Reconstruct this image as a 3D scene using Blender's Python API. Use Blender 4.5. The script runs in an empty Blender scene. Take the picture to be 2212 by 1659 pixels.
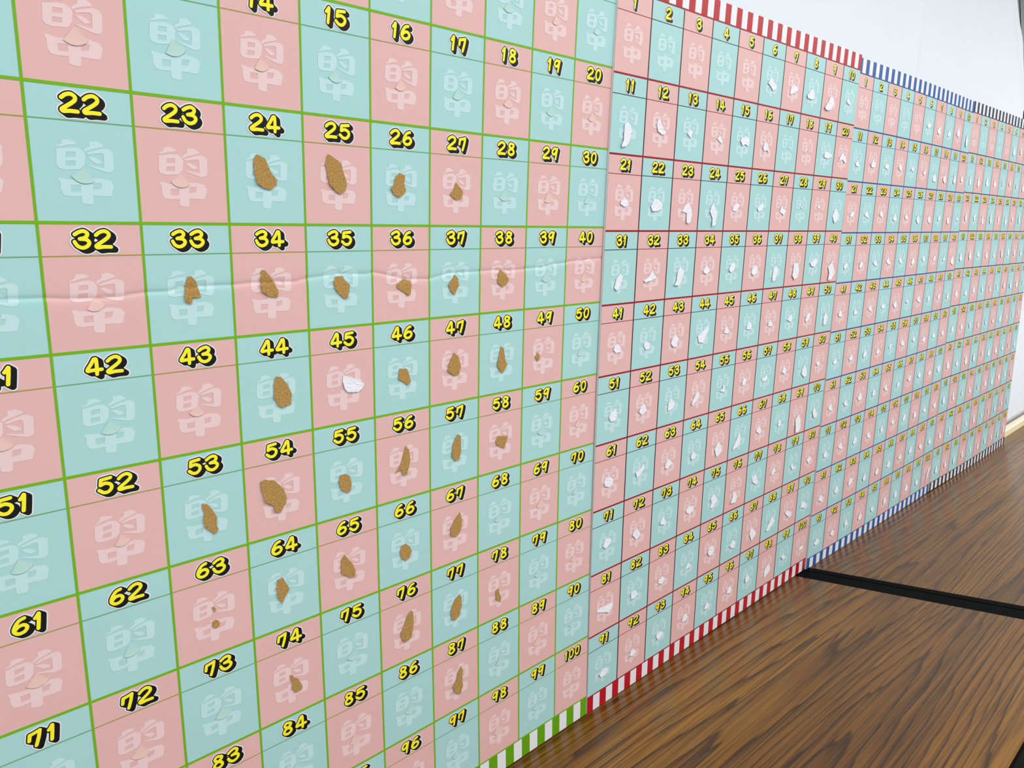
import bpy, bmesh, math, random
import numpy as np
from mathutils import Matrix, Vector
from mathutils.geometry import tessellate_polygon

C = bpy.context.scene.collection
SC = bpy.context.scene
S = 0.062                                   # one lottery-cell width in metres
OFF = np.array([0.0, 0.0, 0.70])            # table top is 0.70 m above the floor
H = 1.35258                                 # cell height / cell width

# ------------------------------------------------------------------ camera
cam_d = bpy.data.cameras.new('camera'); cam = bpy.data.objects.new('camera', cam_d); C.objects.link(cam)
_right = Vector((0.719012, -0.688090, -0.097747)); _down = Vector((-0.135310, -0.000642, -0.990803)); _fwd = Vector((0.681699, 0.725625, -0.093567))
_pos = np.array([-11.00834, -10.45614, 8.43607]) * S + OFF
m = Matrix((_right, -_down, -_fwd)).transposed().to_4x4(); m.translation = Vector(_pos)
cam.matrix_world = m
cam_d.sensor_fit = 'HORIZONTAL'; cam_d.sensor_width = 36.0
cam_d.lens = 1655.06 / 2212 * 36.0
cam_d.clip_start = 0.02; cam_d.clip_end = 60
SC.camera = cam

# ------------------------------------------------------------------ light and exposure
SC.view_settings.view_transform = 'Standard'; SC.view_settings.look = 'None'
SC.view_settings.gamma = 1.0; SC.view_settings.use_curve_mapping = False
SC.view_settings.exposure = -0.06
w = bpy.data.worlds.new('room_light'); SC.world = w; w.use_nodes = True
w.node_tree.nodes['Background'].inputs[0].default_value = (0.93, 0.97, 1.0, 1)
w.node_tree.nodes['Background'].inputs[1].default_value = 0.40
def lamp(name, loc, sx, sy, power, col=(1.0, 0.98, 0.96), rot=(0, 0, 0)):
    d = bpy.data.lights.new(name, 'AREA'); d.shape = 'RECTANGLE'; d.size = sx; d.size_y = sy; d.energy = power; d.color = col
    o = bpy.data.objects.new(name, d); C.objects.link(o); o.location = loc; o.rotation_euler = rot
    return o
for i, x in enumerate((-1.4, 0.6, 2.6, 4.6)):  # rightmost column is added fill, raised in power to brighten the sheet's right end
    lamp('ceiling_and_fill_lamp', (x, -1.50, 2.52), 1.25, 0.3, 33 if i < 3 else 60)
    lamp('ceiling_and_fill_lamp', (x, -4.0, 2.52), 1.25, 0.3, 38 if i < 3 else 60)

# ------------------------------------------------------------------ materials
def lin(c):
    return tuple(((v/255)/12.92 if v/255 <= 0.04045 else ((v/255+0.055)/1.055)**2.4) for v in c) + (1.0,)
def mat(name, rgb, rough=0.5, spec=0.3, noise=0.0, scale=200.0, bump=0.0):
    mt = bpy.data.materials.new(name); mt.use_nodes = True
    nt = mt.node_tree; b = nt.nodes['Principled BSDF']
    b.inputs['Base Color'].default_value = lin(rgb); b.inputs['Roughness'].default_value = rough
    b.inputs['Specular IOR Level'].default_value = spec
    if noise or bump:
        tc = nt.nodes.new('ShaderNodeTexCoord'); nz = nt.nodes.new('ShaderNodeTexNoise')
        nz.inputs['Scale'].default_value = scale; nz.inputs['Detail'].default_value = 4
        nt.links.new(tc.outputs['Object'], nz.inputs['Vector'])
        if noise:
            mr = nt.nodes.new('ShaderNodeMapRange'); mr.inputs['From Min'].default_value = 0.25; mr.inputs['From Max'].default_value = 0.75
            mr.inputs['To Min'].default_value = 1-noise; mr.inputs['To Max'].default_value = 1+noise
            nt.links.new(nz.outputs['Fac'], mr.inputs['Value'])
            mx = nt.nodes.new('ShaderNodeVectorMath'); mx.operation = 'SCALE'; mx.inputs[0].default_value = lin(rgb)[:3]
            nt.links.new(mr.outputs['Result'], mx.inputs['Scale']); nt.links.new(mx.outputs['Vector'], b.inputs['Base Color'])
        if bump:
            bp = nt.nodes.new('ShaderNodeBump'); bp.inputs['Strength'].default_value = bump; bp.inputs['Distance'].default_value = 0.001
            nt.links.new(nz.outputs['Fac'], bp.inputs['Height']); nt.links.new(bp.outputs['Normal'], b.inputs['Normal'])
    return mt
M = {}
M['pink'] = mat('pink_print', (222, 180, 179), 0.42)
M['teal'] = mat('teal_print', (166, 212, 214), 0.42)
M['pink_k'] = mat('pink_symbol_print', (230, 203, 206), 0.42)
M['teal_k'] = mat('teal_symbol_print', (189, 224, 230), 0.42)
M['pink_tab'] = mat('pink_tab_print', (225, 191, 183), 0.42)
M['teal_tab'] = mat('teal_tab_print', (176, 214, 209), 0.42)
M['yellow'] = mat('yellow_print', (246, 238, 48), 0.42)
M['black'] = mat('black_print', (9, 10, 12), 0.42)
M['white'] = mat('white_print', (226, 230, 238), 0.42)
M['kraft'] = mat('kraft_paper', (172, 137, 80), 0.9, 0.1, 0.30, 700, 0.6)
M['torn'] = mat('torn_white_paper', (228, 231, 240), 0.8, 0.1, 0.03, 300, 0.3)
M['core'] = mat('white_board_core', (232, 230, 228), 0.7, 0.2)
M['kraft_core'] = mat('brown_board_core', (120, 92, 60), 0.8, 0.1)
INK = {  # stripe, row line, column line, thin line on teal, thin line on pink
 'green': ((96, 160, 10), (112, 178, 16), (112, 174, 28), (104, 168, 112), (160, 150, 72)),
 'red':   ((180, 12, 30), (148, 6, 22), (66, 10, 28), (36, 40, 52), (158, 26, 46)),
 'blue':  ((18, 82, 152), (26, 68, 142), (48, 66, 106), (64, 108, 150), (136, 104, 134)),
 'dark':  ((30, 30, 54), (56, 46, 80), (96, 92, 102), (126, 146, 156), (168, 124, 132)),
}
IM = {k: [mat('%s_%s_ink' % (k, n), c, 0.42) for n, c in zip(('stripe', 'row', 'column', 'teal_line', 'pink_line'), v)] for k, v in INK.items()}

# ------------------------------------------------------------------ outlines of the torn paper and the printed symbol (cell units)
FLAP_G={24: [(0.373,0.534),(0.48,0.575),(0.546,0.728),(0.624,0.821),(0.618,0.873),(0.537,0.939),(0.432,0.918),(0.361,0.869),(0.335,0.754),(0.33,0.61)],25: [(0.341,0.466),(0.404,0.488),(0.537,0.574),(0.567,0.674),(0.616,0.823),(0.59,0.912),(0.513,0.958),(0.439,0.925),(0.349,0.834),(0.317,0.657),(0.296,0.596)],33: [(0.466,0.596),(0.513,0.598),(0.56,0.654),(0.58,0.75),(0.604,0.839),(0.501,0.84),(0.496,0.906),(0.46,0.911),(0.412,0.864),(0.427,0.706)],34: [(0.373,0.55),(0.419,0.552),(0.489,0.639),(0.529,0.696),(0.586,0.832),(0.562,0.901),(0.453,0.879),(0.36,0.816),(0.359,0.673)],53: [(0.444,0.655),(0.498,0.673),(0.57,0.77),(0.618,0.874),(0.603,0.978),(0.627,1.043),(0.576,1.087),(0.454,0.961),(0.449,0.861),(0.466,0.783),(0.444,0.72)],54: [(0.212,0.56),(0.273,0.54),(0.411,0.585),(0.53,0.722),(0.568,0.863),(0.556,0.922),(0.468,1.04),(0.397,1.013),(0.379,0.929),(0.257,0.837),(0.226,0.683)],44: [(0.5,0.554),(0.569,0.567),(0.653,0.674),(0.709,0.808),(0.694,0.949),(0.559,0.97),(0.499,0.927),(0.457,0.82),(0.461,0.656)],45: [(0.49,0.67),(0.659,0.732),(0.766,0.765),(0.786,0.799),(0.827,0.827),(0.81,0.874),(0.778,0.901),(0.725,0.934),(0.553,0.914),(0.504,0.853),(0.478,0.752)],26: [(0.465,0.638),(0.562,0.671),(0.54,0.782),(0.572,0.883),(0.464,0.972),(0.358,0.933),(0.311,0.85),(0.369,0.798),(0.391,0.696)],27: [(0.481,0.719),(0.574,0.801),(0.624,0.867),(0.588,0.946),(0.491,0.976),(0.418,0.942),(0.369,0.898),(0.428,0.842)],35: [(0.413,0.671),(0.528,0.671),(0.556,0.731),(0.633,0.793),(0.621,0.86),(0.589,0.96),(0.54,0.974),(0.445,0.893),(0.399,0.832),(0.377,0.748)],36: [(0.531,0.75),(0.654,0.782),(0.665,0.85),(0.641,0.975),(0.607,0.987),(0.519,0.933),(0.409,0.865),(0.405,0.811)],37: [(0.479,0.717),(0.542,0.776),(0.562,0.892),(0.494,0.984),(0.47,1.03),(0.383,0.949),(0.351,0.863),(0.431,0.781)],38: [(0.438,0.665),(0.547,0.75),(0.616,0.835),(0.569,0.916),(0.472,0.958),(0.366,0.872),(0.385,0.744)],46: [(0.438,0.69),(0.573,0.712),(0.616,0.825),(0.641,0.913),(0.585,0.954),(0.528,0.922),(0.414,0.841),(0.423,0.753)],47: [(0.472,0.566),(0.561,0.632),(0.611,0.79),(0.571,0.924),(0.482,0.932),(0.345,0.845),(0.369,0.736),(0.424,0.642)],48: [(0.472,0.575),(0.536,0.601),(0.577,0.812),(0.625,0.885),(0.519,1.019),(0.463,0.986),(0.39,0.883),(0.43,0.703)],49: [(0.343,0.761),(0.405,0.824),(0.388,0.892),(0.349,0.922),(0.287,0.845)],55: [(0.474,0.73),(0.552,0.78),(0.576,0.91),(0.544,1.008),(0.5,1.017),(0.395,0.945),(0.364,0.821),(0.395,0.738)],56: [(0.533,0.526),(0.589,0.599),(0.611,0.763),(0.533,0.982),(0.468,0.975),(0.438,0.878),(0.324,0.921),(0.423,0.819),(0.491,0.641)],57: [(0.56,0.537),(0.615,0.579),(0.625,0.815),(0.579,0.953),(0.496,0.972),(0.432,0.893),(0.442,0.706),(0.505,0.587)],58: [(0.427,0.732),(0.674,0.781),(0.574,0.976),(0.41,0.889),(0.388,0.801)],64: [(0.45,0.609),(0.484,0.687),(0.539,0.805),(0.461,0.911),(0.423,0.981),(0.363,0.876),(0.354,0.741),(0.372,0.627)],65: [(0.423,0.588),(0.471,0.649),(0.554,0.787),(0.589,0.88),(0.573,0.97),(0.484,0.952),(0.386,0.884),(0.351,0.826),(0.356,0.7),(0.378,0.614)],66: [(0.504,0.735),(0.588,0.816),(0.615,0.899),(0.563,0.983),(0.497,1.012),(0.413,0.949),(0.394,0.844),(0.418,0.746)],63: [(0.466,0.89),(0.516,0.879),(0.558,0.925),(0.55,0.979),(0.507,0.993),(0.461,0.962)],74: [(0.473,0.733),(0.51,0.749),(0.546,0.804),(0.593,0.834),(0.653,0.979),(0.631,1.018),(0.543,1.027),(0.489,0.944),(0.503,0.872)],76: [(0.579,0.524),(0.613,0.561),(0.622,0.72),(0.568,0.964),(0.498,1.009),(0.443,1.017),(0.378,0.925),(0.367,0.849),(0.438,0.71),(0.496,0.601)],77: [(0.587,0.597),(0.62,0.678),(0.626,0.807),(0.555,0.984),(0.463,1.032),(0.403,0.977),(0.382,0.869),(0.421,0.745),(0.483,0.655)],78: [(0.48,0.803),(0.497,0.895),(0.54,1.003),(0.523,1.07),(0.422,1.001),(0.405,0.902),(0.421,0.816)],87: [(0.597,0.569),(0.635,0.67),(0.616,0.859),(0.631,0.945),(0.566,1.074),(0.457,1.011),(0.405,0.883),(0.492,0.791),(0.525,0.675)],67: [(0.605,0.514),(0.646,0.665),(0.62,0.811),(0.525,0.911),(0.395,0.861),(0.402,0.724),(0.48,0.607)]}
FLAP_R={11: [(0.49,0.786),(0.564,0.844),(0.615,0.92),(0.575,1.039),(0.534,1.144),(0.455,1.21),(0.321,1.23),(0.324,1.18),(0.377,1.116),(0.38,0.965),(0.393,0.834)],12: [(0.419,0.637),(0.516,0.743),(0.582,0.821),(0.645,0.864),(0.612,0.909),(0.519,0.922),(0.4,0.868),(0.359,0.757),(0.386,0.671)],13: [(0.45,0.752),(0.571,0.774),(0.523,0.851),(0.522,0.914),(0.448,0.878),(0.374,0.832)],14: [(0.55,0.773),(0.686,0.878),(0.629,0.927),(0.558,0.888),(0.477,0.85)],15: [(0.435,0.73),(0.529,0.739),(0.581,0.701),(0.753,0.739),(0.77,0.831),(0.713,0.91),(0.611,0.866),(0.479,0.91),(0.394,0.824)],16: [(0.462,0.743),(0.575,0.806),(0.656,0.957),(0.549,0.928),(0.403,0.95),(0.364,0.881)],6: [(0.493,0.75),(0.568,0.833),(0.724,0.881),(0.701,0.978),(0.551,1.022),(0.447,0.941),(0.322,0.891),(0.392,0.816)],7: [(0.515,0.764),(0.718,0.829),(0.7,0.887),(0.499,0.967),(0.353,1.004),(0.363,0.913),(0.405,0.826)],8: [(0.481,0.753),(0.575,0.857),(0.537,0.977),(0.375,0.995),(0.223,0.983),(0.19,0.915),(0.304,0.845)],9: [(0.497,0.789),(0.624,0.857),(0.652,0.959),(0.512,1.109),(0.343,1.149),(0.2,1.141),(0.15,1.087),(0.326,0.949),(0.389,0.853)],10: [(0.412,0.739),(0.5,0.776),(0.624,0.871),(0.537,0.903),(0.368,0.852),(0.351,0.792)],17: [(0.553,0.751),(0.593,0.791),(0.519,0.811)],18: [(0.459,0.744),(0.516,0.77),(0.336,0.857)],19: [(0.486,0.749),(0.672,0.767),(0.887,0.815),(0.842,0.857),(0.638,0.917),(0.415,0.892),(0.431,0.814)],20: [(0.482,0.713),(0.622,0.8),(0.75,0.905),(0.671,0.974),(0.492,0.888),(0.258,0.942),(0.357,0.817)],21: [(0.518,0.743),(0.638,0.831),(0.635,0.893),(0.52,0.919),(0.391,0.873),(0.409,0.82)],22: [(0.433,0.757),(0.577,0.753),(0.708,0.851),(0.679,0.936),(0.554,0.975),(0.378,0.978),(0.322,0.897)],23: [(0.592,0.786),(0.693,0.877),(0.74,1.013),(0.697,1.17),(0.63,1.206),(0.556,1.181),(0.55,0.996),(0.396,0.97),(0.462,0.863)],24: [(0.527,0.779),(0.663,0.918),(0.682,1.04),(0.652,1.224),(0.515,1.261),(0.515,1.082),(0.408,0.953),(0.444,0.861)],25: [(0.509,0.756),(0.582,0.804),(0.474,0.926),(0.303,0.918),(0.33,0.831)],26: [(0.554,0.731),(0.655,0.769),(0.584,0.884),(0.428,0.921),(0.368,0.843)],27: [(0.498,0.75),(0.59,0.83),(0.741,0.875),(0.62,0.972),(0.433,0.916)],28: [(0.455,0.753),(0.57,0.787),(0.496,0.813)],29: [(0.44,0.706),(0.542,0.767),(0.437,0.807),(0.371,0.77)],30: [(0.462,0.761),(0.627,0.916),(0.553,1.101),(0.41,1.142),(0.274,0.973),(0.361,0.841)],31: [(0.504,0.784),(0.594,0.831),(0.545,0.927),(0.485,1.066),(0.417,1.097),(0.327,1.04),(0.398,0.867)],32: [(0.516,0.757),(0.588,0.843),(0.674,0.911),(0.474,0.959),(0.291,0.982),(0.241,0.939),(0.403,0.873)],33: [(0.471,0.704),(0.621,0.815),(0.541,0.996),(0.434,1.097),(0.28,1.084),(0.353,0.988),(0.381,0.797)],34: [(0.476,0.725),(0.591,0.829),(0.473,0.911),(0.337,0.86),(0.347,0.8)],35: [(0.549,0.681),(0.633,0.718),(0.596,0.841),(0.476,0.904),(0.361,0.855),(0.428,0.734)],36: [(0.532,0.771),(0.641,0.852),(0.592,0.968),(0.46,1.018),(0.353,0.936),(0.402,0.821)],37: [(0.511,0.815),(0.628,0.897),(0.504,1.161),(0.37,1.192),(0.374,1.01),(0.396,0.865)],38: [(0.413,0.784),(0.631,0.79),(0.711,0.958),(0.679,1.135),(0.501,1.191),(0.363,1.097),(0.395,0.947)],39: [(0.618,0.679),(0.701,0.781),(0.557,0.913),(0.347,0.875),(0.268,0.782),(0.461,0.748)],40: [(0.569,0.763),(0.67,0.915),(0.799,1.097),(0.609,1.281),(0.394,1.285),(0.439,1.097),(0.335,0.932),(0.5,0.856)],41: [(0.516,0.763),(0.638,0.84),(0.645,0.924),(0.501,0.94),(0.41,0.88),(0.447,0.802)],42: [(0.455,0.801),(0.566,0.86),(0.565,0.956),(0.456,0.978),(0.38,0.899),(0.38,0.832)],43: [(0.472,0.762),(0.598,0.864),(0.541,0.919),(0.536,1.019),(0.398,1.024),(0.303,0.935),(0.36,0.831)],44: [(0.67,0.674),(0.704,0.782),(0.531,1.038),(0.36,1.021),(0.304,0.87),(0.495,0.773)],45: [(0.468,0.745),(0.593,0.868),(0.539,0.931),(0.367,0.904),(0.415,0.808)],46: [(0.491,0.731),(0.61,0.841),(0.546,0.923),(0.362,0.902),(0.389,0.799)],47: [(0.459,0.763),(0.6,0.864),(0.565,0.939),(0.391,0.919),(0.397,0.823)],48: [(0.563,0.724),(0.636,0.823),(0.55,0.912),(0.341,0.837),(0.466,0.76)],49: [(0.517,0.748),(0.635,0.77),(0.579,0.896),(0.401,0.973),(0.335,0.929),(0.419,0.806)],50: [(0.508,0.78),(0.649,0.911),(0.569,1.147),(0.428,1.136),(0.427,0.935)],51: [(0.557,0.689),(0.607,0.754),(0.614,0.861),(0.546,0.935),(0.427,0.924),(0.372,0.838),(0.415,0.751)],52: [(0.516,0.746),(0.594,0.898),(0.422,0.959),(0.327,0.883),(0.377,0.803)],53: [(0.453,0.77),(0.587,0.873),(0.564,0.984),(0.446,1.027),(0.342,1.031),(0.36,0.869)],54: [(0.465,0.752),(0.567,0.864),(0.454,0.966),(0.278,1.056),(0.236,1.017),(0.349,0.874)],55: [(0.489,0.726),(0.61,0.825),(0.585,0.949),(0.386,0.897),(0.551,0.863)],56: [(0.453,0.708),(0.582,0.793),(0.508,0.903),(0.371,0.903),(0.399,0.792)],57: [(0.529,0.765),(0.599,0.88),(0.489,0.952),(0.327,0.918),(0.327,0.868),(0.468,0.837)],58: [(0.484,0.7),(0.586,0.816),(0.499,0.908),(0.354,0.838),(0.389,0.753)],59: [(0.595,0.796),(0.733,0.906),(0.777,1.101),(0.612,1.133),(0.446,1.018),(0.477,0.901)],60: [(0.433,0.773),(0.521,0.838),(0.378,0.918),(0.27,0.836)],61: [(0.504,0.716),(0.591,0.805),(0.576,0.891),(0.473,0.926),(0.352,0.887),(0.303,0.797),(0.357,0.721)],62: [(0.565,0.712),(0.651,0.751),(0.591,0.821),(0.467,0.906),(0.373,0.936),(0.332,0.824),(0.489,0.767)],63: [(0.487,0.756),(0.655,0.906),(0.523,0.942),(0.475,0.99),(0.376,0.953),(0.391,0.86)],64: [(0.443,0.776),(0.592,0.907),(0.544,0.986),(0.41,0.987),(0.362,0.903)],65: [(0.504,0.76),(0.63,0.893),(0.659,1.044),(0.53,1.114),(0.447,1.133),(0.356,0.934),(0.412,0.874)],66: [(0.434,0.742),(0.513,0.806),(0.515,0.968),(0.416,1.073),(0.172,1.124),(0.184,1.052),(0.302,0.927)],67: [(0.434,0.743),(0.543,0.884),(0.444,0.943),(0.282,0.862),(0.317,0.779)],68: [(0.57,0.784),(0.52,0.943),(0.4,0.922),(0.412,0.791)],69: [(0.561,0.786),(0.651,0.938),(0.729,1.174),(0.637,1.282),(0.411,1.287),(0.398,1.087),(0.362,0.916)],70: [(0.423,0.718),(0.534,0.806),(0.682,0.973),(0.595,1.072),(0.453,1.034),(0.366,0.864)],71: [(0.514,0.662),(0.626,0.75),(0.554,0.821),(0.435,0.864),(0.341,0.798),(0.41,0.687)],72: [(0.5,0.752),(0.603,0.877),(0.548,0.947),(0.45,0.961),(0.327,0.851),(0.37,0.768)],73: [(0.441,0.73),(0.552,0.882),(0.478,0.933),(0.312,0.871),(0.339,0.78)],74: [(0.444,0.748),(0.626,0.807),(0.615,0.885),(0.446,0.944),(0.321,0.853),(0.352,0.782)],75: [(0.496,0.712),(0.649,0.886),(0.572,0.966),(0.452,1.047),(0.32,1.025),(0.391,0.907),(0.354,0.787)],76: [(0.367,0.863),(0.518,0.938),(0.584,1.07),(0.506,1.18),(0.27,1.15),(0.346,1.036)],77: [(0.467,0.676),(0.578,0.892),(0.513,0.957),(0.323,0.859),(0.275,0.716)],78: [(0.398,0.703),(0.522,0.798),(0.351,0.882),(0.271,0.878),(0.331,0.769)],79: [(0.461,0.796),(0.545,0.927),(0.735,1.011),(0.472,0.99),(0.363,0.873)],80: [(0.495,0.815),(0.627,0.915),(0.446,1.008),(0.303,0.905)],89: [(0.385,0.792),(0.701,0.933),(0.688,1.018),(0.517,1.03),(0.315,0.874)],90: [(0.417,0.79),(0.601,0.932),(0.527,1.018),(0.237,0.942),(0.271,0.818)],81: [(0.757,0.807),(0.732,0.905),(0.61,0.978),(0.437,0.914),(0.237,0.861),(0.249,0.802),(0.492,0.796)],82: [(0.521,0.799),(0.624,0.919),(0.517,0.981),(0.372,0.962),(0.372,0.82)],83: [(0.536,0.813),(0.626,0.912),(0.516,1.002),(0.365,0.927),(0.378,0.863)],84: [(0.559,0.808),(0.672,0.939),(0.437,0.951),(0.487,0.868)],85: [(0.576,0.684),(0.69,0.817),(0.628,0.933),(0.479,0.937),(0.384,0.846),(0.433,0.726)],86: [(0.541,0.833),(0.668,0.921),(0.663,1.048),(0.527,1.058),(0.399,0.956),(0.481,0.891)],87: [(0.495,0.759),(0.638,0.891),(0.706,1.003),(0.507,1.143),(0.375,0.921),(0.409,0.826)],88: [(0.575,0.737),(0.711,0.909),(0.568,0.992),(0.357,1.123),(0.273,1.085),(0.439,0.848)],99: [(0.444,0.746),(0.613,0.899),(0.451,0.934),(0.316,0.806)],100: [(0.684,0.862),(0.585,0.965),(0.401,0.938),(0.477,0.873)],91: [(0.629,0.909),(0.671,0.982),(0.573,1.05),(0.431,1.049),(0.374,0.952),(0.502,0.887)],92: [(0.547,0.836),(0.639,0.942),(0.558,1.012),(0.401,0.957),(0.463,0.858)],93: [(0.502,0.801),(0.657,0.874),(0.645,0.964),(0.463,0.998),(0.394,0.912),(0.412,0.825)],94: [(0.573,0.754),(0.673,0.878),(0.551,0.942),(0.43,0.92),(0.459,0.809)],95: [(0.519,0.78),(0.631,0.935),(0.566,0.999),(0.388,0.947),(0.442,0.853)],96: [(0.606,0.75),(0.694,0.885),(0.585,0.939),(0.428,0.897),(0.472,0.782)],97: [(0.431,0.697),(0.601,0.848),(0.538,0.921),(0.368,0.931),(0.345,0.775)],98: [(0.645,0.804),(0.701,0.976),(0.558,1.069),(0.354,1.107),(0.399,0.905),(0.515,0.818)]}
FLAP_B={6: (0.5,0.811,0.38,0.183),7: (0.498,0.883,0.46,0.251),8: (0.546,0.894,0.33,0.178),9: (0.507,0.797,0.413,0.298),10: (0.523,0.942,0.317,0.444),11: (0.517,0.882,0.28,0.163),12: (0.532,0.811,0.345,0.253),13: (0.529,0.843,0.309,0.159),14: (0.542,0.819,0.292,0.194),15: (0.551,0.812,0.269,0.154),16: (0.607,0.854,0.241,0.191),17: (0.597,0.972,0.414,0.295),18: (0.628,0.96,0.333,0.304),19: (0.664,0.914,0.417,0.347),20: (0.531,0.894,0.316,0.248),21: (0.527,0.852,0.291,0.149),22: (0.498,0.845,0.291,0.167),23: (0.522,0.817,0.298,0.173),24: (0.561,0.908,0.305,0.223),25: (0.511,0.882,0.275,0.159),26: (0.528,0.935,0.414,0.284),27: (0.579,0.925,0.347,0.243),28: (0.569,0.883,0.318,0.183),29: (0.547,0.942,0.316,0.291),30: (0.585,0.899,0.339,0.123),31: (0.475,0.879,0.273,0.169),32: (0.482,0.868,0.294,0.203),33: (0.487,0.862,0.3,0.185),34: (0.476,0.845,0.306,0.191),35: (0.467,0.848,0.276,0.184),36: (0.526,0.893,0.324,0.212),37: (0.503,0.844,0.296,0.184),38: (0.573,0.858,0.297,0.165),39: (0.617,0.892,0.284,0.159),40: (0.575,0.971,0.363,0.328),41: (0.477,0.858,0.29,0.19),42: (0.471,0.872,0.283,0.175),43: (0.487,0.84,0.318,0.186),44: (0.464,0.845,0.324,0.16),45: (0.431,0.847,0.328,0.229),46: (0.475,0.823,0.277,0.151),47: (0.523,0.816,0.357,0.208),48: (0.486,0.852,0.317,0.185),49: (0.554,0.853,0.294,0.183),50: (0.53,0.876,0.3,0.244),51: (0.466,0.853,0.252,0.175),52: (0.504,0.853,0.321,0.194),53: (0.482,0.84,0.321,0.208),54: (0.445,0.866,0.309,0.224),55: (0.435,0.825,0.261,0.135),56: (0.464,0.832,0.335,0.202),57: (0.499,0.816,0.298,0.179),58: (0.497,0.897,0.318,0.203),59: (0.509,0.87,0.316,0.188),60: (0.484,0.87,0.287,0.213),61: (0.473,0.844,0.282,0.203),62: (0.51,0.87,0.289,0.22),63: (0.46,0.811,0.369,0.299),64: (0.51,0.854,0.297,0.205),65: (0.485,0.846,0.298,0.211),66: (0.531,0.865,0.3,0.18),67: (0.549,0.805,0.339,0.223),68: (0.481,0.805,0.338,0.228),69: (0.544,0.863,0.338,0.215),70: (0.529,0.828,0.335,0.299),71: (0.478,0.884,0.271,0.211),72: (0.473,0.848,0.305,0.194),73: (0.456,0.846,0.294,0.24),74: (0.491,0.876,0.314,0.213),75: (0.535,0.865,0.283,0.218),76: (0.46,0.786,0.3,0.186),77: (0.47,0.801,0.448,0.229),78: (0.497,0.885,0.297,0.236),79: (0.467,0.86,0.291,0.22),80: (0.562,0.866,0.382,0.246),81: (0.482,0.903,0.352,0.207),82: (0.497,0.86,0.283,0.244),83: (0.458,0.818,0.36,0.255),84: (0.529,0.925,0.279,0.306),85: (0.521,0.947,0.342,0.28),86: (0.503,0.909,0.363,0.272),87: (0.506,0.864,0.36,0.203),88: (0.485,0.826,0.38,0.259),89: (0.499,0.883,0.432,0.255),90: (0.47,0.889,0.395,0.245),91: (0.513,0.904,0.338,0.233),92: (0.534,0.92,0.286,0.207),93: (0.482,0.856,0.302,0.227),94: (0.516,0.902,0.301,0.291),95: (0.496,0.894,0.297,0.209),96: (0.533,0.878,0.34,0.229),97: (0.497,0.878,0.36,0.25),98: (0.476,0.87,0.326,0.267),99: (0.526,0.908,0.374,0.263),100: (0.733,0.837,0.539,0.421)}
KANJI={'wedge1': [(0.301,0.531),(0.371,0.525),(0.437,0.554),(0.416,0.572),(0.349,0.58),(0.288,0.6),(0.241,0.608),(0.241,0.598),(0.289,0.574)],'frame1': [(0.24,0.623),(0.317,0.613),(0.366,0.601),(0.438,0.602),(0.486,0.625),(0.505,0.66),(0.492,0.763),(0.449,0.814),(0.302,0.827),(0.249,0.812),(0.23,0.778)],'hole1': [(0.326,0.651),(0.414,0.645),(0.411,0.69),(0.322,0.701)],'hole2': [(0.317,0.737),(0.405,0.732),(0.402,0.78),(0.311,0.785)],'wedge2': [(0.551,0.532),(0.632,0.524),(0.69,0.56),(0.68,0.578),(0.593,0.603),(0.536,0.621),(0.506,0.642),(0.492,0.625),(0.512,0.6),(0.554,0.576)],'frame2': [(0.509,0.651),(0.605,0.615),(0.694,0.592),(0.751,0.605),(0.776,0.637),(0.769,0.797),(0.748,0.826),(0.693,0.832),(0.599,0.803),(0.501,0.769),(0.545,0.769),(0.626,0.783),(0.675,0.787),(0.681,0.655),(0.666,0.641),(0.59,0.652),(0.539,0.664)],'dot': [(0.522,0.683),(0.569,0.683),(0.624,0.701),(0.657,0.73),(0.653,0.745),(0.602,0.751),(0.566,0.726)],'frame3': [(0.227,0.917),(0.249,0.902),(0.336,0.921),(0.444,0.914),(0.554,0.899),(0.64,0.897),(0.726,0.918),(0.758,0.964),(0.729,1.074),(0.678,1.078),(0.554,1.074),(0.432,1.083),(0.324,1.088),(0.271,1.076),(0.249,1.025),(0.249,0.945)],'hole3': [(0.344,0.974),(0.437,0.972),(0.432,1.04),(0.345,1.043)],'hole4': [(0.557,0.949),(0.64,0.944),(0.621,1.004),(0.552,1.014)],'bar': [(0.434,0.879),(0.507,0.875),(0.54,0.884),(0.547,0.916),(0.548,1.073),(0.543,1.154),(0.517,1.168),(0.445,1.158),(0.431,1.14),(0.446,0.918)],'tab': [(0.489,0.773),(0.612,0.896),(0.588,0.926),(0.539,0.949),(0.489,0.959),(0.433,0.95),(0.392,0.928),(0.366,0.908)]}
CREASE=[(0.611,4.807),(0.862,4.817),(0.993,4.818),(1.194,4.837),(1.546,4.85),(1.739,4.845),(1.816,4.828),(2.002,4.811),(2.242,4.815),(2.376,4.777),(2.753,4.773),(3.003,4.775),(3.208,4.762),(3.497,4.762),(3.838,4.771),(3.909,4.752),(3.994,4.736),(4.451,4.696),(4.912,4.713),(5.008,4.692),(5.178,4.723),(5.53,4.808),(5.98,4.826),(6.173,4.791),(6.37,4.755),(6.992,4.747),(7.335,4.736),(7.628,4.759),(7.997,4.74),(8.417,4.724),(8.669,4.687),(8.967,4.665),(9.157,4.644),(9.96,4.609)]

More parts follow.
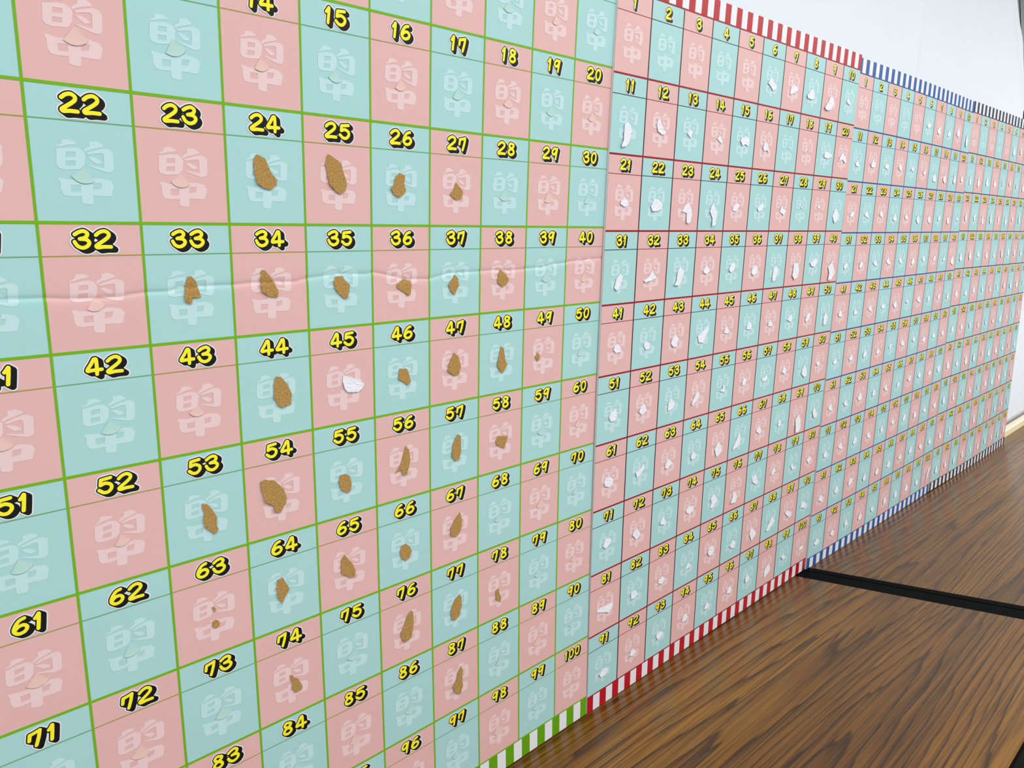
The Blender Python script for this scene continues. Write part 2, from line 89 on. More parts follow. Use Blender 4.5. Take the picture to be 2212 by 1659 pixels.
# ------------------------------------------------------------------ helpers
def tag(o, label=None, cat=None, group=None, kind=None):
    if label: o['label'] = label
    if cat: o['category'] = cat
    if group: o['group'] = group
    if kind: o['kind'] = kind
    return o
def mesh_obj(name, verts, faces, mats, midx=None, parent=None, smooth=False):
    me = bpy.data.meshes.new(name)
    me.from_pydata([tuple(v) for v in verts], [], faces)
    for mt in mats: me.materials.append(mt)
    if midx is not None: me.polygons.foreach_set('material_index', midx)
    if smooth: me.polygons.foreach_set('use_smooth', [True]*len(me.polygons))
    me.update()
    o = bpy.data.objects.new(name, me); C.objects.link(o)
    if parent: o.parent = parent
    return o
def empty(name, loc=(0, 0, 0)):
    o = bpy.data.objects.new(name, None); C.objects.link(o); o.location = loc; o.empty_display_size = 0.1
    return o
class MB:                                   # collects boxes, tubes and polygons into one mesh
    def __init__(s): s.v = []; s.f = []; s.m = []
    def add(s, v, f, mi=0):
        n = len(s.v); s.v += [tuple(p) for p in v]; s.f += [tuple(i+n for i in q) for q in f]; s.m += [mi]*len(f)
    def box(s, a, b, mi=0):
        x0, y0, z0 = a; x1, y1, z1 = b
        s.add([(x0,y0,z0),(x1,y0,z0),(x1,y1,z0),(x0,y1,z0),(x0,y0,z1),(x1,y0,z1),(x1,y1,z1),(x0,y1,z1)],
              [(0,3,2,1),(4,5,6,7),(0,1,5,4),(1,2,6,5),(2,3,7,6),(3,0,4,7)], mi)
    def tube(s, p, q, r, n=12, mi=0):
        p = Vector(p); q = Vector(q); d = (q-p).normalized(); a = d.orthogonal().normalized(); b = d.cross(a)
        ring = [a*math.cos(2*math.pi*i/n)*r + b*math.sin(2*math.pi*i/n)*r for i in range(n)]
        v = [p+k for k in ring] + [q+k for k in ring]
        f = [(i, (i+1) % n, n+(i+1) % n, n+i) for i in range(n)] + [tuple(range(n-1, -1, -1)), tuple(range(n, 2*n))]
        s.add(v, f, mi)
    def build(s, name, mats, parent=None, bevel=0, smooth=False):
        o = mesh_obj(name, s.v, s.f, mats, s.m, parent, smooth)
        if bevel:
            b = o.modifiers.new('bevel', 'BEVEL'); b.width = bevel; b.segments = 3; b.limit_method = 'ANGLE'
        return o

# ------------------------------------------------------------------ digit shapes (flat lettering drawn from pen strokes)
def spline(pts, n=7):
    if len(pts) < 3: return pts
    P = [np.array(p) for p in pts]; P = [2*P[0]-P[1]] + P + [2*P[-1]-P[-2]]; out = []
    for i in range(1, len(P)-2):
        for k in range(n):
            t = k/n
            out.append(0.5*((2*P[i]) + (-P[i-1]+P[i+1])*t + (2*P[i-1]-5*P[i]+4*P[i+1]-P[i+2])*t*t + (-P[i-1]+3*P[i]-3*P[i+1]+P[i+2])*t**3))
    out.append(P[-2]); return out
def corner(pts): return [np.array(p) for p in pts]
STROKES = {   # unit box, y down
 '0': [spline([(.62,.02),(.30,.12),(.10,.50),(.20,.88),(.46,.99),(.76,.84),(.92,.46),(.84,.14),(.62,.02)])],
 '1': [spline([(.12,.28),(.34,.16),(.56,.00)]) + corner([(.60,.03),(.50,.48),(.36,1.0)])],
 '2': [spline([(.06,.24),(.30,.07),(.62,.00),(.86,.12),(.88,.30),(.66,.50),(.12,.82),(.03,.92),(.14,.99),(.50,.95),(.98,.96)])],
 '3': [spline([(.08,.20),(.34,.06),(.66,.00),(.88,.16),(.74,.38),(.38,.47)]), spline([(.38,.47),(.76,.50),(.96,.68),(.82,.90),(.50,1.0),(.20,.88),(.04,.64)])],
 '4': [corner([(.52,.03),(.30,.36)]) + spline([(.30,.36),(.06,.66),(.10,.76),(.40,.73),(1.0,.72)]), spline([(.52,.03),(.66,.06),(.68,.50),(.66,1.0)])],
 '5': [corner([(.86,.04),(.20,.10)]) + corner([(.14,.45)]) + spline([(.14,.45),(.50,.36),(.84,.50),(.88,.74),(.64,.96),(.32,.96),(.03,.76)])],
 '6': [spline([(.78,.04),(.44,.14),(.14,.48),(.08,.78),(.34,.98),(.72,.92),(.90,.68),(.72,.48),(.40,.50),(.14,.68)])],
 '7': [corner([(.16,.14),(.08,.54)]), spline([(.16,.16),(.50,.10),(.86,.02)]) + spline([(.86,.03),(.74,.48),(.52,1.0)])],
 '8': [spline([(.72,.08),(.42,.02),(.22,.20),(.40,.42),(.76,.58),(.86,.82),(.56,.99),(.22,.92),(.16,.68),(.46,.48),(.80,.30),(.84,.14),(.72,.08)])],
 '9': [spline([(.82,.12),(.50,.02),(.16,.22),(.10,.46),(.34,.58),(.66,.42),(.82,.12)]), corner([(.94,.03),(.82,.40),(.66,1.0)])],
}
GW, GH = 0.152, 0.173                        # skeleton box in cell units
WID = {d: GW for d in '0123456789'}; WID['1'] = 0.085; WID['7'] = 0.142; WID['0'] = 0.140; WID['9'] = 0.140
def seg_dist(PX, PY, polys):
    D = np.full(PX.shape, 9.0)
    for poly in polys:
        for a, b in zip(poly[:-1], poly[1:]):
            d = b-a; L = d@d
            t = np.clip(((PX-a[0])*d[0]+(PY-a[1])*d[1])/max(L, 1e-12), 0, 1)
            D = np.minimum(D, np.hypot(PX-a[0]-t*d[0], PY-a[1]-t*d[1]))
    return D
def contours(F, x0, y0, st):
    ins = F < 0; J, I = F.shape; nxt = {}
    def ep(j, i, k):                         # k 0: edge (j,i)-(j,i+1), 1: edge (j,i)-(j+1,i)
        a = F[j, i]; b = F[j, i+1] if k == 0 else F[j+1, i]; t = a/(a-b)
        return (x0+(i+(t if k == 0 else 0))*st, y0+(j+(t if k else 0))*st)
    mix = ins[:-1, :-1].astype(int)+ins[:-1, 1:]+ins[1:, :-1]+ins[1:, 1:]
    for j, i in zip(*np.nonzero((mix > 0) & (mix < 4))):
        code = ins[j, i]*1+ins[j, i+1]*2+ins[j+1, i+1]*4+ins[j+1, i]*8
        T, R_, B_, L_ = (j, i, 0), (j, i+1, 1), (j+1, i, 0), (j, i, 1)
        for a, b in {1:[(L_,T)],2:[(T,R_)],3:[(L_,R_)],4:[(R_,B_)],5:[(L_,T),(R_,B_)],6:[(T,B_)],7:[(L_,B_)],8:[(B_,L_)],9:[(B_,T)],
                     10:[(T,R_),(B_,L_)],11:[(B_,R_)],12:[(R_,L_)],13:[(R_,T)],14:[(T,L_)]}[int(code)]: nxt[a] = b
    loops = []
    while nxt:
        k = next(iter(nxt)); lp = []
        while k in nxt: lp.append(ep(*k)); k = nxt.pop(k)
        if len(lp) > 5: loops.append(lp)
    return loops
def thin_out(lp, tol):
    def rdp(a):
        if len(a) < 3: return a
        p, q = np.array(a[0]), np.array(a[-1]); d = q-p; L = np.hypot(*d) or 1e-9
        A = np.array(a); e = np.abs((A[:, 0]-p[0])*d[1]-(A[:, 1]-p[1])*d[0])/L
        k = int(e.argmax())
        if e[k] < tol: return [a[0], a[-1]]
        return rdp(a[:k+1])[:-1]+rdp(a[k:])
    h2 = len(lp)//2
    return rdp(lp[:h2+1])[:-1]+rdp(lp[h2:]+[lp[0]])[:-1]
def fill(loops):
    flat = [p for lp in loops for p in lp]
    tri = tessellate_polygon([[Vector((p[0], p[1], 0)) for p in lp] for lp in loops])
    out = []
    for a, b, c in tri:
        A, B, D = flat[a], flat[b], flat[c]
        s = (B[0]-A[0])*(D[1]-A[1])-(B[1]-A[1])*(D[0]-A[0])
        if abs(s) > 1e-12: out.append((a, b, c) if s < 0 else (a, c, b))      # y is down, faces look at the viewer
    return flat, out
SHX, SHY = 0.040, 0.030
GLYPH = {}
def layer_fill(F, x0, y0, st, lev):
    lps = [thin_out(l, 0.0008) for l in contours(F-lev, x0, y0, st)]
    area = lambda l: sum(a[0]*b[1]-b[0]*a[1] for a, b in zip(l, l[1:]+l[:1]))/2
    big = max(lps, key=lambda l: abs(area(l))); sg = area(big) > 0
    outs = [l for l in lps if (area(l) > 0) == sg]; holes = [l for l in lps if (area(l) > 0) != sg]
    V = []; T = []
    for o in outs:
        bx = [p[0] for p in o]; by = [p[1] for p in o]
        hs = [q for q in holes if min(bx) < q[0][0] < max(bx) and min(by) < q[0][1] < max(by)] if o is big else []
        v, t = fill([o]+hs); n = len(V); V += v; T += [tuple(i+n for i in q) for q in t]
    return V, T
for d, st_ in STROKES.items():
    polys = [[np.array([p[0]*WID[d], p[1]*GH]) for p in s_] for s_ in st_]
    st = 0.004; x0, y0 = -0.06, -0.06
    PX, PY = np.meshgrid(x0+np.arange(82)*st, y0+np.arange(82)*st)
    D0 = seg_dist(PX, PY, polys); DB = D0.copy()
    for k in range(1, 7): DB = np.minimum(DB, seg_dist(PX-SHX*k/6, PY-SHY*k/6, polys))
    GLYPH[d] = [layer_fill(DB, x0, y0, st, 0.0465), layer_fill(DB, x0, y0, st, 0.0328), layer_fill(D0, x0, y0, st, 0.0195)]

# ------------------------------------------------------------------ the lottery boards
KAN_PARTS = [(['wedge1'], 0), (['frame1', 'hole1', 'hole2'], 0.0002), (['wedge2'], 0), (['frame2'], 0.0004), (['dot'], 0), (['frame3', 'hole3', 'hole4'], 0), (['bar'], 0.0002)]
KAN_TRI = [(fill([list(KANJI[k]) for k in ks]), dz) for ks, dz in KAN_PARTS]
CRX = [p[0] for p in CREASE]; CRY = [p[1] for p in CREASE]
NS = 47                                      # stripes along the border
def slice_fine(v, f, mi):                    # cut a flat patch into small pieces so that it follows the crease
    bm = bmesh.new(); vs = [bm.verts.new(p) for p in v]; bm.verts.ensure_lookup_table()
    for q, k in zip(f, mi):
        try: bm.faces.new([vs[i] for i in q]).material_index = k
        except ValueError: pass
    xs = [p[0] for p in v]; ys = [p[1] for p in v]
    for ax, lo, hi, stp in ((0, min(xs), max(xs), 0.06), (1, min(ys), max(ys), 0.016)):
        k = math.ceil(lo/stp)*stp
        while k < hi:
            co = (k, 0, 0) if ax == 0 else (0, k, 0); no = (1, 0, 0) if ax == 0 else (0, 1, 0)
            bmesh.ops.bisect_plane(bm, geom=bm.verts[:]+bm.edges[:]+bm.faces[:], plane_co=co, plane_no=no); k += stp
    bm.verts.index_update()
    r = [tuple(x.co) for x in bm.verts], [tuple(x.index for x in q.verts) for q in bm.faces], [q.material_index for q in bm.faces]
    bm.free(); return r
class Board:
    def __init__(s, key, A, t, k, c0, c1, ybot, label):
        s.key = key; s.A = np.array(A); s.t = np.array(t); s.k = k; s.c0 = c0; s.c1 = c1
        s.rng = random.Random(key)
        # lowest row that just touches the table
        ys = []
        for c in np.linspace(c0, c1, 11):
            wz = s.warp(np.array([c]), np.array([10.3*H]))[0]
            ys.append((s.t[2]+c*s.A[2, 0]+wz*s.A[2, 2]-0.010)/-s.A[2, 1])
        s.ytouch = min(ys); s.yb = min(ybot*H, s.ytouch); s.yt = -0.272*H
        base = s.t + s.A[:, 0]*5 + s.A[:, 1]*s.ytouch
        o = s.o = empty('lottery_board')
        mm = Matrix((Vector(s.A[:, 0]), Vector(s.A[:, 2]), Vector(-s.A[:, 1]))).transposed().to_4x4(); mm.translation = Vector(base*S+OFF)
        o.matrix_world = mm
        tag(o, label, 'board', 'numbered lottery boards standing in a row')
    def warp(s, c, y):
        u = (c-5)/5; v = (y/H-5)/5; k = s.k
        z = k[0]*u*v+k[1]*v*v+k[2]*u*u+k[3]*u*v*v+k[4]*u*u*v
        if s.key == 'green':
            q = (y-np.interp(c, CRX, CRY))/0.026; z = z+0.013/(1+q*q)
        return z
    def loc(s, P):                           # (c, y, lift) -> board-local metres
        P = np.asarray(P, float)
        return np.stack([(P[:, 0]-5), s.warp(P[:, 0], P[:, 1])-P[:, 2], s.ytouch-P[:, 1]], 1)*S
    def part(s, name, P, faces, mats, midx, parent=None, porg=None, smooth=False):
        L = s.loc(P); org = (L.min(0)+L.max(0))/2
        o = mesh_obj(name, L-org, faces, mats, midx, parent or s.o, smooth)
        o.location = org-(porg if porg is not None else 0)
        return o, org
    def build(s):
        ink = IM[s.key]; c0, c1 = s.c0, s.c1
        # backing: a thin rigid slab behind the print
        mb = MB(); cs = np.linspace(c0, c1, 15); ys = np.linspace(s.yt, s.ytouch, 21); V = []; F = []; n = len(ys)
        for d in (-0.022 if s.key == 'green' else -0.006, -0.05):
            for c in cs:
                for y in ys: V.append((c, y, d))
        N = len(cs)*n
        for i in range(len(cs)-1):
            for j in range(n-1):
                a = i*n+j; F.append((a, a+1, a+n+1, a+n)); F.append((N+a, N+a+n, N+a+n+1, N+a+1))
        for i in range(len(cs)-1):
            for j, fl in ((0, 0), (n-1, 1)):
                a = i*n+j; q = (a, a+n, N+a+n, N+a); F.append(q if not fl else q[::-1])
        for j in range(n-1):
            for i, fl in ((0, 1), (len(cs)-1, 0)):
                a = i*n+j; q = (a, a+1, N+a+1, N+a); F.append(q if not fl else q[::-1])
        s.part('backing_panel', V, F, [M['kraft_core' if s.key == 'green' else 'core']], [0]*len(F))
        # striped borders, each a thin strip with stripes of its own thickness
        de = -0.022 if s.key == 'green' else -0.006
        for y0, y1 in ((s.yt, 0.0), (10*H, s.yb)):
            V = []; F = []; mi = []
            for k in range(NS):
                a = max(c0, k*10/NS); b = min(c1, (k+1)*10/NS)
                n0 = len(V)
                V += [(a, y0, 0), (b, y0, 0), (b, y1, 0), (a, y1, 0), (a, y0, de), (b, y0, de), (b, y1, de), (a, y1, de)]
                F += [(n0, n0+3, n0+2, n0+1), (n0, n0+1, n0+5, n0+4), (n0+2, n0+3, n0+7, n0+6)]; mi += [k % 2, 1, 1]
                if k == 0: F.append((n0, n0+4, n0+7, n0+3)); mi.append(1)
                if k == NS-1: F.append((n0+1, n0+2, n0+6, n0+5)); mi.append(1)
            s.part('striped_border', V, F, [ink[0], M['white']], mi)
        # ruled lines between the cells
        V = []; F = []; mi = []
        def rect(a, b, y0, y1, d, k, nx, ny):
            n0 = len(V)
            for j in range(ny+1):
                for i in range(nx+1): V.append((a+(b-a)*i/nx, y0+(y1-y0)*j/ny, d))
            for j in range(ny):
                for i in range(nx):
                    q = n0+j*(nx+1)+i; F.append((q, q+nx+1, q+nx+2, q+1)); mi.append(k)
        for c in range(1, 10): rect(c-0.0145, c+0.0145, 0, 10*H, 0.0022, 1, 1, 700 if s.key == 'green' else 60)
        for r in range(1, 10): rect(c0, c1, r*H-0.0160, r*H+0.0160, 0.0028, 0, 60, 1)
        rect(c0, c1, -0.014, 0.014, 0.0028, 0, 60, 1); rect(c0, c1, 10*H-0.014, 10*H+0.014, 0.0028, 0, 60, 1)
        s.part('ruled_lines', V, F, [ink[1], ink[2]], mi)
        for num in range(1, 101): s.cell(num)
    def cell(s, num):
        r, c = divmod(num-1, 10); pink = (r+c) % 2 == 0; nm = 'pink' if pink else 'teal'
        fine = s.key == 'green' and r == 3
        a, b = max(c, s.c0), min(c+1, s.c1); y0, y1 = r*H, (r+1)*H
        V = []; F = []; mi = []
        nx, ny = (20, 90) if fine else (3, 4)
        for j in range(ny+1):
            for i in range(nx+1): V.append((a+(b-a)*i/nx, y0+(y1-y0)*j/ny, 0))
        for j in range(ny):
            for i in range(nx):
                q = j*(nx+1)+i; F.append((q, q+nx+1, q+nx+2, q+1)); mi.append(0)
        def over(v, f, k):
            m2 = [k]*len(f)
            if fine: v, f, m2 = slice_fine(v, f, m2)
            n0 = len(V); V.extend(v); F.extend(tuple(i+n0 for i in q) for q in f); mi.extend(m2)
        for (pts, tri), dz in KAN_TRI:
            over([(c+p[0], y0+p[1], 0.0018+dz) for p in pts], tri, 1)
        yl = y0+0.341
        over([(a+(b-a)*i/3, yl-0.0062, 0.0018) for i in range(4)]+[(a+(b-a)*i/3, yl+0.0062, 0.0018) for i in range(4)], [(i, i+4, i+5, i+1) for i in range(3)], 2)
        o, org = s.part('lottery_cell', V, F, [M[nm], M[nm+'_k'], IM[s.key][4 if pink else 3]], mi)
        # number
        txt = str(num); gap = 0.054 if len(txt) < 3 else 0.045; sc = 1.0 if len(txt) < 3 else 0.94
        tot = sum(WID[d]*sc for d in txt)+gap*(len(txt)-1); x = c+0.499-tot/2
        V = []; F = []; mi = []
        for q, d in enumerate(txt):
            for li, (v, t) in enumerate(GLYPH[d]):
                n0 = len(V); V += [(x+p[0]*sc, y0+0.084+p[1], 0.0036+li*0.0011+q*0.0002) for p in v]
                F += [tuple(i+n0 for i in f) for f in t]; mi += [li]*len(t)
            x += WID[d]*sc+gap
        s.part('number', V, F, [M['white'], M['black'], M['yellow']], mi, o, org)
        s.opening(num, r, c, y0, o, org, nm)
    def sheet(s, name, pts, lift, parent, org, mats, mi_top=0, crumple=0.25):
        """a thin torn or cut piece of paper, standing a little off the board"""
        rng = s.rng; n = len(pts); cx = sum(p[0] for p in pts)/n; cy = sum(p[1] for p in pts)/n
        # roughen the outline
        P = []
        for i in range(n):
            p, q = pts[i], pts[(i+1) % n]; L = math.hypot(q[0]-p[0], q[1]-p[1]); k = max(1, int(L/0.035)) if crumple else 1
            for j in range(k):
                t = j/k; jx = (rng.random()-.5)*0.008*(j > 0)*(crumple > 0); jy = (rng.random()-.5)*0.008*(j > 0)*(crumple > 0)
                P.append((p[0]+(q[0]-p[0])*t+jx, p[1]+(q[1]-p[1])*t+jy))
        n = len(P); V = []
        for sgn in (0, -0.0022):
            for ring in (1.0, 0.62, 0.28):
                for x, y in P:
                    X, Y = cx+(x-cx)*ring, cy+(y-cy)*ring
                    V.append((X, Y, lift(X, Y, ring)+sgn))
            V.append((cx, cy, lift(cx, cy, 0)+sgn))
        if crumple:
            for q in range(n, 3*n+1):
                dz = (rng.random()-.5)*crumple*0.012; V[q] = (V[q][0], V[q][1], V[q][2]+dz); V[q+3*n+1] = (V[q+3*n+1][0], V[q+3*n+1][1], V[q+3*n+1][2]+dz)
        ar = sum(P[i][0]*P[(i+1) % n][1]-P[(i+1) % n][0]*P[i][1] for i in range(n))
        F = []
        for base, top in ((0, True), (3*n+1, False)):
            for rg in (0, 1):
                for i in range(n):
                    i2 = (i+1) % n; f = (base+rg*n+i, base+rg*n+i2, base+(rg+1)*n+i2, base+(rg+1)*n+i)
                    F.append(f if (ar < 0) == top else f[::-1])
            for i in range(n):
                f = (base+2*n+i, base+2*n+(i+1) % n, base+3*n); F.append(f if (ar < 0) == top else f[::-1])
        for i in range(n):
            i2 = (i+1) % n; f = (i, 3*n+1+i, 3*n+1+i2, i2); F.append(f if ar < 0 else f[::-1])
        o, _ = s.part(name, V, F, mats, [0]*len(F), parent, org, smooth=False)
        return o
    def flap(s, pts, parent, org, kraft, amount=1.0):
        ys = [p[1] for p in pts]; y0, y1 = min(ys), max(ys); L = y1-y0
        side = s.rng.choice((-1, 1))*0.3; cx = sum(p[0] for p in pts)/len(pts); top = 0.006+0.032*min(L, .5)*amount
        f = lambda x, y, ring: 0.007+top*(0.25+0.75*(y-y0)/L)*(1+side*(x-cx)/0.15)*(0.8+0.2*ring)
        o = s.sheet('torn_flap', pts, lambda x, y, g: max(0.0075, f(x, y, g)), parent, org, [M['kraft' if kraft else 'torn']], crumple=0.22 if kraft else 0.5)
        o['label'] = 'brown torn paper flap' if kraft else 'white torn paper flap'
    def opening(s, num, r, c, y0, o, org, nm):
        at = lambda pts: [(c+p[0], y0+p[1]) for p in pts]
        rng = s.rng
        if s.key == 'green':
            if num in FLAP_G:
                s.flap(at(FLAP_G[num]), o, org, num != 45, 0.7)
                if num == 63: s.flap(at([(.47,.70),(.50,.695),(.52,.74),(.50,.775)]), o, org, True, 0.4)
                return
            if num in (100,): return
            dx = (rng.random()-.5)*0.06; dy = (rng.random()-.5)*0.05; an = (rng.random()-.5)*0.5; k = 0.72+0.22*rng.random()
            pts = []
            for p in KANJI['tab']:
                x, y = (p[0]-0.489)*k, (p[1]-0.86)*k
                pts.append((0.489+dx+x*math.cos(an)-y*math.sin(an), 0.86+dy+x*math.sin(an)+y*math.cos(an)))
            pts = at(pts); yy = [p[1] for p in pts]; a, b = min(yy), max(yy)
            s.sheet('perforated_tab', pts, lambda x, y, g: 0.0060+0.006*((y-a)/(b-a))**2, o, org, [M[nm+'_tab']], crumple=0)
            return
        if s.key == 'red':
            if num in FLAP_R: s.flap(at(FLAP_R[num]), o, org, False)
            return
        if num < 6: return
        if s.key == 'blue': x, y, w_, h_ = FLAP_B[num]
        else: x, y, w_, h_ = 0.5+(rng.random()-.5)*.08, 0.86+(rng.random()-.5)*.10, 0.17+rng.random()*.14, 0.24+rng.random()*.20
        if s.key == 'blue' and num == 100:
            pts = [(.98,.62),(.99,.66),(.80,.76),(.66,.92),(.56,1.10),(.47,1.14),(.52,.90),(.70,.70)]
        else:
            w_ = min(w_, .34); h_ = min(h_, .52); an = (rng.random()-.5)*0.7
            pts = []
            for tx, ty in ((0,-.5),(.24,-.2),(.46,.12),(.36,.40),(.02,.5),(-.36,.42),(-.48,.12),(-.24,-.2)):
                tx = (tx+(rng.random()-.5)*.16)*w_; ty = (ty+(rng.random()-.5)*.10)*h_
                pts.append((x+tx*math.cos(an)-ty*math.sin(an), y+tx*math.sin(an)+ty*math.cos(an)))
        s.flap(at(pts), o, org, False)

BOARDS = [
 Board('green', [[0.99998,-0.00138,-0.00546],[0.00561,0.16366,0.9865],[-0.00047,-0.98652,0.16366]], [-9.972,-2.2402,13.7971], [0.0152,-0.1174,-0.005,0.0207,-0.0023], 0.0, 9.975, 10.30,
       'green-lined board of pink and teal numbered cells, many torn open to show brown paper'),
 Board('red', [[1.0,0.00067,0.00225],[-0.00233,0.16903,0.98561],[0.00028,-0.98561,0.16904]], [-0.0162,-2.2505,13.7159], [0.0141,-0.0469,-0.009,0.0213,0.0026], 0.02, 9.965, 10.29,
       'board of numbered cells with red and white striped edges, beside the green-lined board'),
 Board('blue', [[1.0,0.00234,-0.00085],[0.00046,0.16039,0.98705],[0.00245,-0.98705,0.16039]], [9.9316,-2.274,13.671], [-0.0567,-0.0133,0.0425,-0.0038,-0.0151], 0.03, 9.99, 10.285,
       'board of numbered cells with blue and white striped edges, beyond the red-striped board'),
 Board('dark', [[0.99999,-0.0017,0.00403],[-0.00375,0.14269,0.98976],[-0.00225,-0.98977,0.14268]], [19.9472,-2.16,13.7482], [-0.005,-0.0129,0.0354,-0.0048,0.018], 0.04, 10.03, 10.265,
       'farthest board of numbered cells, with dark navy and white striped edges'),
]
# ------------------------------------------------------------------ the room (built before the boards' detail)
def W3(x, y, z): return (x*S+OFF[0], y*S+OFF[1], z*S+OFF[2])
M['wall'] = mat('cream_wall_paint', (236, 232, 220), 0.7, 0.2, 0.01, 40, 0.05)
M['floor'] = mat('grey_floor_vinyl', (150, 148, 142), 0.5, 0.3, 0.06, 30)
M['ceil'] = mat('white_ceiling_board', (238, 238, 236), 0.9, 0.1, 0.02, 60)
M['rail'] = mat('cream_wood_rail', (228, 218, 182), 0.5, 0.3, 0.04, 60)
M['post'] = mat('dark_grey_metal_frame', (58, 66, 70), 0.35, 0.5, 0.10, 120)
M['sheet'] = mat('white_cloth', (222, 229, 237), 0.85, 0.1, 0.01, 500, 0.1)
def setting(name, a, b, mt):
    mb = MB(); mb.box(W3(*a), W3(*b)); return tag(mb.build(name, [M[mt]]), kind='structure')
zf = -0.70/S; zc = 1.86/S
setting('wall_back', (-34, 0.20, zf), (62, 1.6, zc), 'wall')
setting('floor', (-34, -75, zf-1), (62, 0.20, zf), 'floor')
setting('ceiling', (-34, -75, zc), (62, 0.20, zc+1), 'ceil')
setting('trim_1', (-34, 0.13, -0.32), (62, 0.20, 0.235), 'rail')
mb = MB()
for a, b, y in ((0, .30, 0.08), (.30, .40, 0.15), (.40, .95, 0.06), (.95, 1.05, 0.15), (1.05, 1.25, 0.08)): mb.box(W3(36.45+a, y, 0.235), W3(36.45+b, 0.2, zc))
tag(mb.build('trim_2', [M['post']]), kind='structure')
# white sheet hanging on the wall behind the boards
def edge_x(z): return float(np.interp(z, [0.5, 14.5, 15.66, 16.5, 17.4, 18.63, 19.52, 20.18, 20.93, 21.58, 27], [36.3, 36.3, 36.50, 37.07, 37.42, 37.35, 37.11, 36.93, 36.68, 36.50, 36.2]))-0.5
V = []; F = []; zs = np.linspace(0.55, 26, 90); nx = 260; x_l = -12.0
def folds(x, z):
    y = 0.0
    for xa, za, xb, zb, am, wd in ((22.12, 18.72, 20.83, 15.96, .10, .34), (35.6, 20.0, 36.3, 17.0, .09, .22), (31.5, 20, 31.9, 14, .05, .5), (27.4, 20, 27.0, 14, .04, .7), (14, 20, 13.2, 14, .04, .6), (36.2, 17, 35.4, 12, .06, .25)):
        xc = xa+(xb-xa)*(z-za)/(zb-za); q = (x-xc)/wd; y += am*math.exp(-q*q)
    return y+0.03*math.sin(x*0.9+0.05*z)
for z in zs:
    e = edge_x(z)
    for i in range(nx+1):
        x = x_l+(e-x_l)*i/nx; V.append(W3(x, 0.165-0.12*min(1, (z-0.55)/6)-folds(x, z)*min(1, z/6), z))
for j in range(len(zs)-1):
    for i in range(nx):
        q = j*(nx+1)+i; F.append((q, q+1, q+nx+2, q+nx+1))
sh = mesh_obj('cloth_sheet', V, F, [M['sheet']], None, None, True)
sd = sh.modifiers.new('thickness', 'SOLIDIFY'); sd.thickness = 0.0012; sd.offset = 1
tag(sh, 'plain white cloth sheet hanging on the wall behind the boards', 'sheet')

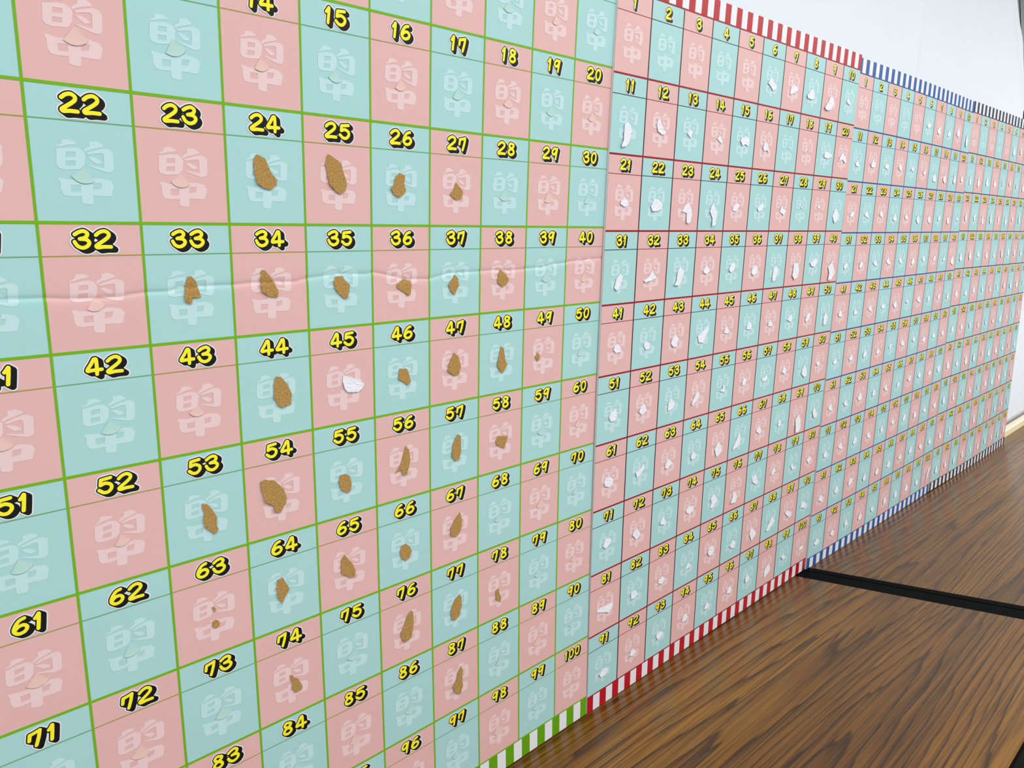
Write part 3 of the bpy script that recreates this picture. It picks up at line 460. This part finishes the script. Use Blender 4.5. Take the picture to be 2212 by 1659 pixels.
# ------------------------------------------------------------------ tables
def wood():
    mt = bpy.data.materials.new('walnut_laminate'); mt.use_nodes = True; nt = mt.node_tree; N = nt.nodes; L = nt.links; b = N['Principled BSDF']
    tc = N.new('ShaderNodeTexCoord')
    def mapped(sx, sy, off=0):
        mp = N.new('ShaderNodeMapping'); mp.inputs['Scale'].default_value = (sx, sy, 1); mp.inputs['Location'].default_value = (off, off*.7, 0); L.new(tc.outputs['Object'], mp.inputs['Vector']); return mp.outputs[0]
    def noise(vec, sc, det=3, rough=.5):
        n = N.new('ShaderNodeTexNoise'); n.inputs['Scale'].default_value = sc; n.inputs['Detail'].default_value = det; n.inputs['Roughness'].default_value = rough; L.new(vec, n.inputs['Vector']); return n.outputs['Fac']
    def math_(op, a, b_=None, c=None):
        n = N.new('ShaderNodeMath'); n.operation = op
        for i, v in enumerate((a, b_, c)):
            if v is None: continue
            if isinstance(v, (int, float)): n.inputs[i].default_value = v
            else: L.new(v, n.inputs[i])
        return n.outputs[0]
    def ramp(fac, stops):
        r = N.new('ShaderNodeValToRGB'); e = r.color_ramp.elements
        while len(e) < len(stops): e.new(0.5)
        for k, (p, col) in enumerate(stops): e[k].position = p; e[k].color = lin(col) if len(col) == 3 else col
        L.new(fac, r.inputs[0]); return r.outputs[0]
    def mix(mode, f, a, c):
        n = N.new('ShaderNodeMix'); n.data_type = 'RGBA'; n.blend_type = mode
        if isinstance(f, (int, float)): n.inputs[0].default_value = f
        else: L.new(f, n.inputs[0])
        for i, v in ((6, a), (7, c)):
            if isinstance(v, tuple): n.inputs[i].default_value = v
            else: L.new(v, n.inputs[i])
        return n.outputs[2]
    field = noise(mapped(.30, 5.6), 1.0, 1.0, .3)               # slow field whose level lines give the cathedral grain
    wob = noise(mapped(2.2, 38, 3), 1.0, 3, .6)
    ph = math_('MULTIPLY_ADD', field, 50.0, math_('MULTIPLY', wob, 2.4))
    fr = math_('FRACT', ph)                                      # one dark late-wood line per ring
    ring = ramp(fr, [(0.0, (1,1,1,1)), (0.45, (.92,.90,.88,1)), (0.74, (.62,.56,.52,1)), (0.86, (.16,.11,.10,1)), (0.92, (.08,.05,.05,1)), (0.97, (.85,.82,.8,1)), (1.0, (1,1,1,1))])
    big = noise(mapped(.8, 5, 9), 1.0, 2)
    base = ramp(big, [(0.30, (88, 56, 10)), (0.52, (112, 75, 18)), (0.72, (134, 95, 34))])
    c1 = mix('MULTIPLY', 0.80, base, ring)
    fib = noise(mapped(4, 330, 5), 1.0, 4, .7)
    c2 = mix('MULTIPLY', 0.75, c1, ramp(fib, [(0.34, (.22,.16,.12,1)), (0.50, (.86,.84,.8,1)), (0.62, (1.25,1.2,1.05,1))]))
    fib2 = noise(mapped(4, 150, 11), 1.0, 3, .6)
    c3 = mix('OVERLAY', 0.35, c2, ramp(fib2, [(0.3, (.32,.30,.28,1)), (0.7, (.66,.62,.55,1))]))
    L.new(c3, b.inputs['Base Color'])
    b.inputs['Roughness'].default_value = 0.27; b.inputs['Specular IOR Level'].default_value = 0.36
    return mt
M['wood'] = wood()
M['edge'] = mat('black_edge_moulding', (6, 9, 10), 0.5, 0.015)
M['leg'] = mat('black_steel_tube', (22, 22, 24), 0.4, 0.5)
def table(x0, x1, label, el, er, flip):
    yf, yb = -6.84, 0.12; th = 0.50
    t = empty('folding_table', W3((x0+x1)/2, (yf+yb)/2, zf)); base = np.array(t.location)
    def rel(p): return tuple(np.array(W3(*p))-base)
    mb = MB(); mb.box(rel((x0+el, yf, -th)), rel((x1-er, yb, 0))); top = mb.build('table_top', [M['wood']], t)
    if flip: pass
    mb = MB(); e = 0.05
    mb.box(rel((x0, yf-e, -th)), rel((x0+el, yb, 0.0))); mb.box(rel((x1-er, yf-e, -th)), rel((x1, yb, 0.0)))
    mb.box(rel((x0+el, yf-e, -th)), rel((x1-er, yf, -0.012))); mb.build('edge_moulding', [M['edge']], t, bevel=0.0022)
    for sx in (x0+2.0, x1-2.0):
        for sy in (yf+0.8, yb-0.8):
            mb = MB(); mb.tube(rel((sx, sy, -th)), rel((sx, sy, zf+0.12)), 0.0125); mb.tube(rel((sx, sy, zf)), rel((sx, sy, zf+0.16)), 0.016); mb.build('leg', [M['leg']], t)
        mb = MB(); mb.tube(rel((sx, yf+0.8, zf+2.2)), rel((sx, yb-0.8, zf+2.2)), 0.009); mb.build('crossbar', [M['leg']], t)
    tag(t, label, 'table', 'wood-grain folding tables end to end')
table(-19.1, 9.93, 'dark wood-grain table with black edging under the green-lined and red-striped boards', 0.5, 0.55, 0)
table(9.955, 39.0, 'wood-grain table beyond the black seam, under the blue-striped and dark-striped boards', 0.27, 0.5, 1)

for b in BOARDS: b.build()
